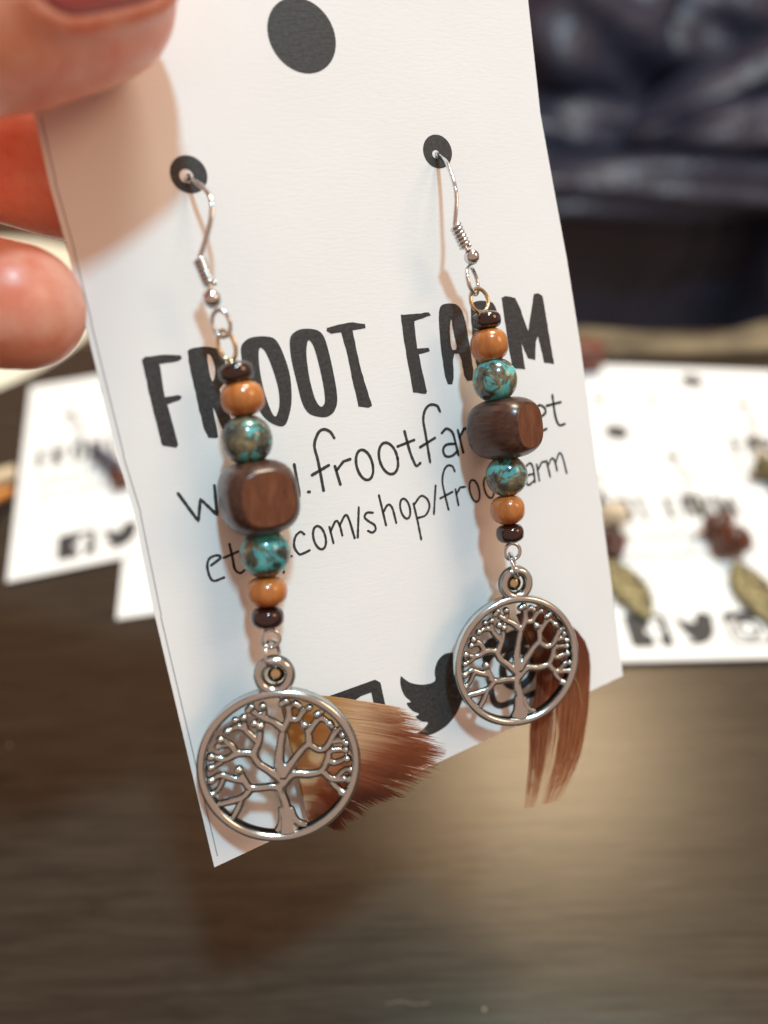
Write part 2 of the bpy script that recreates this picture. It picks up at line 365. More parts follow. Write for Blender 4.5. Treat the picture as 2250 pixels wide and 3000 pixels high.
# layered coaster poking in at the left edge
cs = empty('coaster', Matrix.Translation(tp(-60, 1500) * S), 'black coaster with a cream and orange edge poking in at far left', 'coaster')
def strip(name, P, z0, z1, m_, par):
    o = tp(-60, 1500); bm = bmesh.new(); poly_bm(bm, [[(tp(*p).x - o.x, tp(*p).y - o.y) for p in P]], z0, z1)
    return link(name, bm_mesh(bm), m_, par, Matrix.Translation(o * S), smooth=False)
strip('black_layer', [(-260, 1660), (-60, 1590), (38, 1472), (45, 1440), (-260, 1560)], .05, 1.2, blackm, cs)
strip('orange_layer', [(-260, 1600), (-40, 1505), (42, 1462), (47, 1440), (-260, 1540)], 1.25, 2.4, orange_m, cs)
strip('cream_layer', [(-260, 1565), (-40, 1472), (50, 1425), (60, 1398), (-30, 1425), (-260, 1500)], 2.45, 4.6, bonem, cs)

# ------------------------------------------------------------------ the printed card: shapes measured on the held card
LET = {
'F': [[(415,1054),(425,1045),(484,1039),(529,1041),(533,1050),(522,1058),(467,1067),(483,1163),(522,1157),(533,1162),(527,1172),(490,1185),(522,1304),(516,1312),(477,1306),(472,1298),(443,1180)]],
'R': [[(546,1030),(560,1020),(605,1014),(640,1022),(658,1050),(664,1090),(655,1125),(640,1145),(672,1215),(692,1262),(658,1272),(630,1205),(622,1190),(640,1278),(636,1284),(603,1282),(574,1160)],[(604,1036),(618,1040),(630,1075),(630,1105),(620,1122)]],
'O': [[(704,1026),(708,1008),(729,989),(768,984),(805,989),(826,1024),(851,1096),(856,1181),(841,1240),(826,1252),(792,1240),(765,1215),(735,1150),(712,1080)],[(757,1016),(775,1024),(797,1075),(816,1138),(819,1180),(816,1202),(807,1225),(792,1202),(771,1138),(759,1075)]],
'O2': [[(847,986),(873,965),(905,962),(936,968),(953,991),(970,1058),(986,1138),(989,1181),(978,1210),(953,1225),(906,1216),(885,1185),(868,1117),(851,1046)],[(902,991),(919,1012),(936,1075),(949,1138),(953,1181),(940,1195),(923,1172),(906,1109),(896,1033)]],
'T': [[(957,961),(991,951),(1033,944),(1069,949),(1071,961),(1033,968),(1046,1033),(1067,1117),(1090,1189),(1079,1195),(1050,1191),(1033,1117),(1016,1033),(999,974),(970,978),(957,970)]],
'F2': [[(1174,922),(1210,920),(1256,915),(1262,924),(1227,936),(1214,941),(1222,1021),(1256,1019),(1259,1029),(1227,1038),(1237,1088),(1251,1147),(1248,1154),(1210,1150),(1195,1067),(1180,974)]],
'A': [[(1285,941),(1286,907),(1294,892),(1318,888),(1340,892),(1357,915),(1370,974),(1392,1113),(1362,1117),(1349,1036),(1326,1036),(1330,1126),(1307,1126),(1291,1020)],[(1322,928),(1328,974),(1340,1024),(1322,1026),(1317,962)]],
'R2': [[(1374,892),(1400,880),(1440,882),(1455,905),(1458,950),(1445,980),(1482,1090),(1452,1098),(1425,1020),(1422,1102),(1399,1105)],[(1400,905),(1425,915),(1430,950),(1412,970)]],
'M': [[(1469,873),(1480,867),(1509,873),(1522,899),(1547,970),(1558,899),(1564,861),(1577,859),(1589,867),(1602,941),(1623,1067),(1594,1063),(1576,985),(1570,1000),(1568,1055),(1547,1050),(1527,1005),(1539,1082),(1501,1078),(1488,1004)]]}
def ell(cx, cy, rx, ry, lean=.18): return [(cx + rx * math.cos(a) + lean * ry * math.sin(a), cy + ry * math.sin(a)) for a in [2 * math.pi * k / 14 for k in range(15)]]
ROW1 = [[(522,1446),(581,1527),(587,1462),(636,1509),(628,1422)],[(642,1420),(698,1500),(706,1438),(752,1480),(744,1395)],[(765,1395),(822,1475),(830,1420),(878,1453),(862,1361)],
[(903,1441),(907,1441)],
[(979,1283),(967,1265),(948,1258),(932,1269),(921,1305),(932,1352),(948,1437)],[(914,1392),(963,1363)],
[(981,1366),(997,1419)],[(986,1378),(1006,1352),(1026,1345)], ell(1068,1362,24,44), ell(1138,1343,27,46),
[(1185,1264),(1200,1321),(1212,1352),(1220,1365),(1231,1357)],[(1165,1308),(1213,1289)],
[(1289,1206),(1280,1189),(1260,1186),(1245,1202),(1240,1231),(1247,1274),(1260,1354)],[(1231,1310),(1274,1283)],
[(1294,1269),(1308,1256),(1325,1267),(1334,1296),(1343,1334)],[(1341,1321),(1323,1336),(1305,1336),(1298,1318),(1308,1303),(1334,1300)],
[(1341,1260),(1357,1325)],[(1346,1281),(1359,1256),(1375,1252)],
[(1388,1245),(1402,1312)],[(1392,1262),(1405,1240),(1415,1250),(1424,1305)],[(1414,1255),(1428,1235),(1438,1245),(1447,1300)],[(1466,1296),(1470,1296)],
[(1492,1220),(1506,1290)],[(1496,1240),(1512,1215),(1525,1225),(1535,1280)],
[(1562,1234),(1596,1212),(1594,1194),(1578,1188),(1560,1208),(1560,1245),(1575,1268),(1601,1256)],
[(1618,1158),(1627,1220),(1638,1245),(1654,1242)],[(1601,1189),(1643,1178)]]
ROW2 = [[(619,1656),(646,1634),(634,1627),(612,1638),(608,1667),(623,1701),(656,1692)],[(672,1594),(681,1634),(688,1667),(703,1679),(717,1670)],[(656,1634),(697,1616)],
[(765,1600),(748,1592),(738,1608),(755,1625),(765,1642),(752,1655),(738,1648)],[(783,1590),(806,1632)],[(822,1575),(831,1677)],[(851,1629),(855,1629)],
[(891,1565),(880,1558),(865,1573),(862,1601),(876,1623),(891,1620),(907,1612)], ell(936,1575,18,34),
[(965,1544),(977,1591)],[(968,1558),(983,1527),(994,1536),(1003,1569)],[(995,1540),(1010,1511),(1021,1518),(1039,1576)],
[(1051,1486),(1048,1574)],[(1092,1502),(1075,1502),(1068,1515),(1080,1527),(1097,1538),(1100,1552),(1090,1560),(1078,1555)],
[(1110,1451),(1131,1539)],[(1123,1500),(1136,1479),(1149,1488),(1161,1532)], ell(1187,1490,14,29),
[(1211,1475),(1222,1520),(1234,1580)],[(1214,1477),(1233,1453),(1251,1462),(1258,1484),(1247,1509),(1225,1517)],
[(1276,1423),(1271,1506)],
[(1332,1381),(1325,1366),(1310,1365),(1299,1383),(1296,1412),(1303,1448),(1314,1493)],[(1290,1460),(1325,1441)],
[(1334,1433),(1343,1480)],[(1337,1448),(1348,1428),(1363,1426)], ell(1390,1438,14,32), ell(1432,1428,14,31),
[(1462,1360),(1470,1400),(1478,1430),(1490,1433)],[(1448,1385),(1485,1370)],
[(1520,1335),(1512,1322),(1500,1325),(1494,1345),(1500,1400),(1508,1440)],[(1488,1395),(1520,1380)],
[(1542,1365),(1553,1357),(1562,1372),(1567,1412)],[(1565,1408),(1549,1421),(1542,1412),(1545,1394),(1563,1388)],
[(1572,1361),(1580,1408)],[(1576,1376),(1587,1354),(1598,1352)],
[(1601,1350),(1612,1397)],[(1607,1361),(1616,1343),(1625,1350),(1632,1379)],[(1627,1357),(1638,1328),(1648,1339),(1660,1386)]]
def letter_bm():
    bm = bmesh.new(); r = random.Random(3)
    for k, loops in LET.items():
        out = []
        for lp in loops:
            uv = [V((*uvof(*p), 0)) for p in lp]; res = []
            for _ in range(2 if k in ('O', 'O2') else (1 if k in ('R', 'A', 'R2') and len(lp) > 3 else 0)):      # round the bowls
                uv = [q for i in range(len(uv)) for q in (uv[i].lerp(uv[(i + 1) % len(uv)], .22), uv[i].lerp(uv[(i + 1) % len(uv)], .78))]
            n = len(uv)
            for i in range(n):                             # long edges get a slightly rough brush outline
                a, b = uv[i], uv[(i + 1) % n]; L = (b - a).length; q = max(1, int(L / .45))
                for j in range(q):
                    p = a.lerp(b, j / q); jt = .035 if j else .0
                    res.append((p.x + r.uniform(-jt, jt), p.y + r.uniform(-jt, jt)))
            out.append(res)
        poly_bm(bm, out, None, 0)
    return bm_mesh(bm, 'heading')
def stroke_bm(rows, wd_):
    bm = bmesh.new(); r = random.Random(5)
    for st in rows:
        P = [V((*uvof(*p), 0)) for p in st]; P = catmull(P, 5) if len(P) > 3 and st[0][0] not in (522, 642, 765) else P
        Q = []
        for i in range(len(P) - 1):
            q = max(1, int((P[i + 1] - P[i]).length / .22))
            Q += [P[i].lerp(P[i + 1], j / q) for j in range(q)]
        Q.append(P[-1])
        # a stroke is a ribbon with rounded ends
        L = []; R_ = []
        for i, p in enumerate(Q):
            t = (Q[min(i + 1, len(Q) - 1)] - Q[max(i - 1, 0)]).normalized(); nrm = V((-t.y, t.x, 0)); hw = wd_ / 2 * (1 + r.uniform(-.10, .12))
            L.append(bm.verts.new(p + nrm * hw)); R_.append(bm.verts.new(p - nrm * hw))
        for i in range(len(Q) - 1): bm.faces.new((L[i], L[i + 1], R_[i + 1], R_[i]))
        for end, s in ((0, -1), (len(Q) - 1, 1)):
            t = (Q[min(end + 1, len(Q) - 1)] - Q[max(end - 1, 0)]).normalized() * s
            a = L[end].co; b = R_[end].co; c = (a + b) / 2; h = (a - b).length / 2; nn = (a - b).normalized()
            mid = [bm.verts.new(c + nn * h * math.cos(q) + t * h * math.sin(q)) for q in (math.pi * .25, math.pi * .5, math.pi * .75)]
            try: bm.faces.new([L[end], *mid, R_[end]])
            except Exception: pass
    for v in bm.verts: v.co.z = 0
    me = bm_mesh(bm, 'strokes'); return me
def rrect(x0, y0, x1, y1, r, n=5):
    out = []
    for cx_, cy_, a0 in ((x1 - r, y1 - r, 0), (x0 + r, y1 - r, 90), (x0 + r, y0 + r, 180), (x1 - r, y0 + r, 270)):
        out += [(cx_ + r * math.cos(math.radians(a0 + 90 * k / n)), cy_ + r * math.sin(math.radians(a0 + 90 * k / n))) for k in range(n + 1)]
    return out
IY0, IY1 = 3.4, 12.0
def icon_f():
    bm = bmesh.new(); x0, x1 = -14.5, -5.7; W_ = x1 - x0; H_ = IY1 - IY0
    q = lambda a, b: (x0 + a * W_, IY0 + b * H_)
    pts = [q(0, .06), q(.06, 0), q(.55, 0), q(.55, .38), q(.42, .38), q(.42, .54), q(.55, .54), q(.55, .66), q(.57, .76), q(.63, .83), q(.72, .86), q(.86, .86), q(.86, .70), q(.76, .70), q(.72, .66), q(.72, .54), q(.87, .54), q(.85, .38), q(.72, .38), q(.72, 0), q(.94, 0), q(1, .06), q(1, .94), q(.94, 1), q(.06, 1), q(0, .94)]
    poly_bm(bm, [pts], None, 0); return bm_mesh(bm, 'icon_f')
def icon_bird():
    bm = bmesh.new(); x0, x1 = -3.6, 4.9; W_ = x1 - x0; H_ = 9.0; y0 = 3.4
    P = [(.03,.90),(.07,.84),(.14,.76),(.30,.68),(.49,.66),(.49,.80),(.57,.92),(.68,.97),(.80,.95),(.86,.90),(.96,.94),(.92,.84),(1.0,.86),(.91,.75),(.90,.55),(.82,.33),(.68,.16),(.50,.06),(.30,.03),(.12,.06),(0,.12),(.16,.13),(.29,.20),(.18,.24),(.10,.34),(.19,.34),(.08,.42),(.02,.55),(.11,.52),(.02,.64),(.0,.78)]
    Q = [(a[0] + (b[0] - a[0]) * t, a[1] + (b[1] - a[1]) * t) for a, b in zip(P, P[1:] + P[:1]) for t in (.22, .78)]
    Q = [(a[0] + (b[0] - a[0]) * t, a[1] + (b[1] - a[1]) * t) for a, b in zip(Q, Q[1:] + Q[:1]) for t in (.25, .75)]
    poly_bm(bm, [[(x0 + a * W_, y0 + b * H_) for a, b in Q]], None, 0); return bm_mesh(bm, 'icon_bird')
def icon_cam():
    bm = bmesh.new(); x0, x1 = 6.6, 15.2; W_ = x1 - x0; cx_ = (x0 + x1) / 2; cy_ = IY0 + 4.0
    poly_bm(bm, [rrect(x0, IY0, x1, IY1, 1.6), rrect(x0 + .75, IY0 + .75, x1 - .75, IY1 - 2.3, .9)], None, 0)
    poly_bm(bm, [circle(cx_, cy_, 2.6, 28), circle(cx_, cy_, 1.6, 28)], None, 0.0)
    return bm_mesh(bm, 'icon_cam')
def dot(u, v, r, hole=None):
    bm = bmesh.new(); lo = [circle(u, v, r, 40)]
    if hole: lo.append(circle(hole[0], hole[1], hole[2], 24))
    poly_bm(bm, lo, None, 0); return bm_mesh(bm, 'dot')
HL = uvof(553, 511); HR = uvof(1282, 444)
PL = (*uvof(546, 516), .62); PR = (*uvof(1277, 452), .42)
PR2 = (PR[0], PR[1], .42)
me_head = letter_bm(); me_r1 = stroke_bm(ROW1, .30); me_r2 = stroke_bm(ROW2, .25)
me_if, me_ib, me_ic = icon_f(), icon_bird(), icon_cam()
me_hang = dot(0.2, 75.3, 3.35); me_dl = dot(*HL, 1.66, PL); me_dr = dot(*HR, 1.66, PR2)
left_e = [uvof(*p) for p in ((628,2541),(455,1809),(395,1508),(344,1337),(249,945),(199,736),(144,537),(102,343))]
right_e = [uvof(*p) for p in ((1825,1980),(1804,1807),(1764,1498),(1702,1021),(1661,760),(1626,570),(1583,332),(1547,0))]
held_outline = [left_e[0], right_e[0]] + right_e[1:] + [(26.4, 84.5), (-24.9, 84.0)] + list(reversed(left_e[1:]))
table_outline = [(-25.5, 0), (25.5, 0), (25.5, 82.5), (-25.5, 82.5)]
def card_mesh(outline, th):
    bm = bmesh.new(); poly_bm(bm, [outline, circle(PL[0] + .2, PL[1], .22, 12), circle(PR2[0] + .15, PR2[1], .22, 12)], -th, 0); return bm_mesh(bm, 'card')
me_table_card = card_mesh(table_outline, .3)
def shape(me, name, mw, par, mt=ink, lift=.02):
    if not me.materials: me.materials.append(mt)
    o = bpy.data.objects.new(name, me); C.objects.link(o); o.parent = par
    o.matrix_basis = Matrix.Translation((0, 0, lift * S)); WM[o.name] = mw; return o
def make_card(name, mw, outline_me, label, group=None):
    c = empty(name, mw, label, 'card', group)
    p = bpy.data.objects.new('card_stock', outline_me); C.objects.link(p); p.parent = c
    if not outline_me.materials: outline_me.materials.append(paper)
    for me, nm in ((me_head, 'printed_heading'), (me_r1, 'printed_web_address'), (me_r2, 'printed_shop_address'), (me_if, 'printed_letter_icon'), (me_ib, 'printed_bird_icon'), (me_ic, 'printed_camera_icon'), (me_hang, 'printed_hang_dot'), (me_dl, 'printed_hook_dot'), (me_dr, 'printed_hook_dot')):
        shape(me, nm, mw, c)
    return c
held = make_card('earring_card', HELD, card_mesh(held_outline, .35), 'large white FROOT FARM card held up by the hand in the foreground')
bm = bmesh.new()   # faint line along the left edge of the held card
pl = [V((*p, 0)) for p in left_e]
for i in range(len(pl) - 1):
    a, b = pl[i], pl[i + 1]
    v = [bm.verts.new((q.x + dx, q.y + (1.0 if i == 0 and q is a else 0), 0)) for q, dx in ((a, .50), (a, .60), (b, .54), (b, .44))]
    bm.faces.new(v)
shape(bm_mesh(bm, 'line'), 'printed_edge_line', HELD, held, fine_ink)

TCARDS = {  # x, y, angle in the table frame, height
 'A': (81.88, -33.41, -.26, .75), 'B': (58.21, -55.7, -.14, 1.35), 'D': (-64.25, -5.4, .12, .95), 'C': (-37.91, -22.88, .02, .4)}
LBL = {'A': 'white card partly under the card with leaf earrings, highest of the right hand pile',
       'B': 'white card lying at right with leaf earrings, whole icon row showing',
       'D': 'white card lying at left below the fingers with a dark bead earring',
       'C': 'white card mostly hidden behind the held card, blank lower left corner showing',
       'E': 'white card peeking out behind the top left corner of the right hand cards',
       'G': 'white card at the right edge of the photo under the neighbouring cards'}
def tmat(x, y, a, h):
    p = tbl(x, y); m = Matrix.Rotation(TANG + a, 4, 'Z'); m.translation = V((p.x * S, p.y * S, h * S)); return m
TM = {}
for k, (x, y, a, h) in TCARDS.items():
    TM[k] = tmat(x, y, a, h); make_card('earring_card', TM[k], me_table_card, LBL[k], 'earring cards lying on the table')
# E: its hang dot shows at (1754,1173)
pe = tp(1754, 1173); ang = TANG - .32; off = Matrix.Rotation(ang, 4, 'Z') @ V((12.6, 63.8, 0))
mE = Matrix.Rotation(ang, 4, 'Z'); mE.translation = V(((pe.x - off.x) * S, (pe.y - off.y) * S, .38 * S)); TM['E'] = mE
make_card('earring_card', mE, me_table_card, LBL['E'], 'earring cards lying on the table')
pg = tp(2238, 1500); ang = TANG - .05; off = Matrix.Rotation(ang, 4, 'Z') @ V((-21, 44, 0))
mG = Matrix.Rotation(ang, 4, 'Z'); mG.translation = V(((pg.x - off.x) * S, (pg.y - off.y) * S, .38 * S)); TM['G'] = mG
make_card('earring_card', mG, me_table_card, LBL['G'], 'earring cards lying on the table')

# ------------------------------------------------------------------ bead meshes (local z is the string, mm)
def bead_profile(rx, rz, hole, flat=2.6, n=14):
    out = []
    for i in range(n + 1):
        t = -math.pi / 2 + math.pi * i / n
        c, s = math.cos(t), math.sin(t)
        r = rx * (abs(c) ** (2 / flat)); z = rz * (abs(s) ** (2 / flat)) * (1 if s >= 0 else -1)
        out.append((max(r, hole), z))
    return out
def bead(par, name, c, axis, rx, rz, mt, hole=.35, flat=2.4, x=None):
    bm = bmesh.new(); pr = bead_profile(rx, rz, hole, flat); lathe(bm, pr, 44, close=True)
    bmesh.ops.remove_doubles(bm, verts=bm.verts[:], dist=.001)
    return link(name, bm_mesh(bm), mt, par, frame(c, axis, x))
def ring_mesh(R, r, seg=48, s2=14, sx=1.0, flat=1.0, gap=0):
    bm = bmesh.new(); n = seg
    pts = [(R * sx * math.cos(2 * math.pi * k / n), R * math.sin(2 * math.pi * k / n), 0) for k in range(n)]
    tube(bm, pts, r, s2, closed=True, flat=flat); return bm
def ring(par, name, c, normal, R, r, mt, sx=1.0, x=None):
    return link(name, bm_mesh(ring_mesh(R, r, sx=sx)), mt, par, frame(c, normal, x))
def cube_bead(par, c, axis, facing, s):
    """rounded block drilled along the string; two opposite faces sanded flat and lighter"""
    bm = bmesh.new(); bmesh.ops.create_uvsphere(bm, u_segments=64, v_segments=40, radius=1)
    p = 2.75; hx = s / 2
    for v in bm.verts:
        d = v.co.normalized(); d = V((d.z, d.x, d.y)); k = (abs(d.x) ** p + abs(d.y) ** p + abs(d.z) ** p) ** (-1 / p)
        v.co = V((d.x * k * hx * 1.20, d.y * k * hx, d.z * k * hx))
    for sg in (1, -1):
        g = bmesh.ops.bisect_plane(bm, geom=bm.verts[:] + bm.edges[:] + bm.faces[:], plane_co=(sg * hx * 1.0, 0, 0), plane_no=(sg, 0, 0), clear_outer=True)
        ed = [e for e in g['geom_cut'] if isinstance(e, bmesh.types.BMEdge)]
        r = bmesh.ops.edgeloop_fill(bm, edges=ed)
        f = r['faces'][0]; f.material_index = 1
        q = bmesh.ops.inset_region(bm, faces=[f], thickness=.10, depth=.05)
        for ff in q['faces']: ff.material_index = 0; ff.smooth = True
    me = bm_mesh(bm)
    o = link('cube_bead', me, [wood, endgrain], par, frame(c, axis, facing))
    for pl_ in me.polygons: pl_.use_smooth = pl_.material_index == 0
    return o
def polyh(par, name, pts, r, mt, origin, seg=10, n=6, closed=False):
    P = catmull(pts, n, closed); bm = bmesh.new(); tube(bm, P, r, seg, closed)
    return link(name, world_mesh(bm, origin), mt, par, Matrix.Translation(V(origin) * S))

TREE = [ # polylines in photo-zoom pixels round (622,655), widths
 ([(652,1040),(648,965),(642,890),(622,812),(632,750),(630,700)], [34,24,20,19,21,17]), ([(588,1036),(614,990),(622,900)], [13,15,13]), ([(762,1016),(700,985),(668,905)], [11,14,13]), ([(700,1034),(672,985),(655,900)], [11,13,12]),
 ([(640,720),(622,640),(634,550),(655,460)], [24,19,16,15]), ([(655,460),(605,415),(545,385),(495,352),(462,335)], [14,13,12,11,9]), ([(545,385),(552,345),(545,318)], 10), ([(495,352),(478,318)], 9),
 ([(655,460),(690,400),(692,345),(680,300)], [14,13,11,10]), ([(692,345),(655,312)], 9), ([(692,345),(735,318)], 9), ([(690,402),(740,408),(772,372),(812,345)], [13,12,11,9]), ([(772,372),(752,330)], 9),
 ([(640,720),(705,640),(770,570),(802,555)], [22,17,15,15]), ([(802,555),(800,490),(778,440)], [14,12,10]), ([(800,490),(845,432),(880,412),(925,442)], [12,12,11,10]), ([(845,432),(855,385)], 9), ([(880,412),(885,370)], 8),
 ([(802,555),(860,588),(910,570),(955,500),(1000,470)], [15,15,13,12,9]), ([(955,500),(935,455)], 9), ([(925,550),(985,545),(1020,560)], [11,10,9]), ([(980,540),(1000,515)], 8),
 ([(635,770),(700,716),(790,722),(868,708),(905,650),(925,600),(1015,598)], [20,17,17,15,13,11,9]), ([(905,650),(945,668),(1020,648)], [13,12,10]), ([(868,708),(925,760),(1035,768)], [14,13,11]), ([(900,740),(940,800),(985,842)], [12,12,11]), ([(945,765),(1000,716),(1040,712)], [10,10,9]),
 ([(630,745),(560,685),(500,640),(470,592),(440,576),(380,576),(310,600),(232,580)], [20,17,16,15,15,14,12,11]), ([(500,640),(478,590),(512,510),(525,430)], [14,14,12,10]), ([(505,520),(465,475),(438,440),(432,375)], [12,12,11,9]), ([(525,430),(490,412)], 10), ([(438,440),(392,425),(335,442)], [11,11,10]), ([(392,425),(382,385)], 8),
 ([(380,576),(345,520),(292,486)], [13,12,10]), ([(345,520),(275,525)], [10,9]), ([(310,600),(262,628),(225,640)], [11,10,9]),
 ([(632,800),(575,778),(450,776),(412,732),(385,665)], [16,16,16,14,11]), ([(412,732),(340,712),(278,688),(222,712)], [13,13,11,10]), ([(300,700),(262,765),(222,790)], [10,10,9]), ([(450,776),(402,822),(325,842),(245,852)], [14,13,13,12]), ([(398,815),(368,885),(325,945)], [13,12,12])]
def tree_mesh(Rm):
    """cast tree in a ring of mean radius Rm; local frame x right, y up, z towards the viewer (mm)"""
    bm = bmesh.new(); k = Rm / 445.0; ky = Rm / 402.0
    for P, wv in TREE:
        pts = [((x - 622) * k, (655 - y) * ky, 0) for x, y in P]; n = len(pts)
        ws = [wv] * n if not isinstance(wv, list) else wv
        ws = [q_ + 2.2 if q_ < 15 else q_ for q_ in ws]
        full = catmull(pts, 5); L = len(full) - 1; m_ = n - 1
        rr = []
        for i in range(len(full)):
            t = i / L * m_; a = min(int(t), m_ - 1); rr.append((ws[a] + (ws[a + 1] - ws[a]) * (t - a)) * k * 1.72)
        tube(bm, full, rr, 8, flat=.85)
        if ws[-1] <= 13.3: sphere(bm, full[-1] + V((0, 0, .05)), rr[-1] * 1.35, 10, 6)
    me = bm_mesh(bm, 'tree', 1.0)
    me = evaluated(me, [('REMESH', dict(mode='VOXEL', voxel_size=.085)), ('SMOOTH', dict(factor=.5, iterations=2))])
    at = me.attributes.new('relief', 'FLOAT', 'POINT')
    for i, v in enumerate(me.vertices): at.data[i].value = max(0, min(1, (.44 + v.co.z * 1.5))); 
    me.transform(Matrix.Scale(S, 4)); return me
def relief_attr(me, fn):
    at = me.attributes.new('relief', 'FLOAT', 'POINT')
    for i, v in enumerate(me.vertices): at.data[i].value = fn(v.co / S)
def charm(par, c, normal, R, bail_px, hgt):
    """outer radius R"""
    up = hp(bail_px[0], bail_px[1], hgt) - c
    N_ = V(normal).normalized(); up = (up - N_ * up.dot(N_)).normalized(); xx = up.cross(N_)
    mw = frame(c, N_, xx); Rm = R - .42
    bm = bmesh.new(); prof = []
    for i in range(18):   # rounded rectangular rim with a raised lip
        a = 2 * math.pi * i / 18; ca, sa = math.cos(a), math.sin(a)
        prof.append((Rm + .0 + .47 * abs(ca) ** .8 * (1 if ca > 0 else -1), .72 * abs(sa) ** .8 * (1 if sa > 0 else -1)))
    lathe(bm, prof, 96)
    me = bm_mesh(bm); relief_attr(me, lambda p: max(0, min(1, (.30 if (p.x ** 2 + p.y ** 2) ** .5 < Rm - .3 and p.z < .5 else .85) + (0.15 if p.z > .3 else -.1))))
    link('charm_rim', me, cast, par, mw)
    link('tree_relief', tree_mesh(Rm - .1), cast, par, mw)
    # bail
    bp = V((0, R + 1.25, 0))
    bm = bmesh.new(); prof = []
    for i in range(14):
        a = 2 * math.pi * i / 14; prof.append((1.44 + .52 * math.cos(a), .66 * math.sin(a)))
    lathe(bm, prof, 48)
    for v in bm.verts: v.co += bp
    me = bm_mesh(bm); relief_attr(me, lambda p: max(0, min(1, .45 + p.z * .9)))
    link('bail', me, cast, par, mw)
    bm = bmesh.new(); sphere(bm, (0, 0, 0), .88, 20, 12, (1, 1, .7)); f2 = mw.copy(); f2.translation = mw @ (V((.1, R + 1.15, -.75)) * S)
    link('feather_crimp', bm_mesh(bm), brass, par, f2)
    return mw

def barbs(par, strands, wid, origin, name='feather', fm=None):
    bm = bmesh.new(); al = bm.verts.layers.float.new('along')
    for P, w0, tone in strands:
        n = len(P); prev = None
        for i, p in enumerate(P):
            t = i / (n - 1); tv = (P[min(i + 1, n - 1)] - P[max(i - 1, 0)]).normalized(); s = tv.cross(_n).normalized()
            hw = w0 * (1 - .93 * t ** 1.7) / 2
            a = bm.verts.new(p - s * hw); b = bm.verts.new(p + s * hw)
            for v in (a, b): v[al] = max(0, min(1, t * .8 + tone))
            if prev: bm.faces.new((prev[0], prev[1], b, a))
            prev = (a, b)
    for v in bm.verts: v.co = (v.co - V(origin))
    me = bm_mesh(bm); o = link(name, me, fm or feather_m, par, Matrix.Translation(V(origin) * S)); o['kind'] = 'stuff'; return o

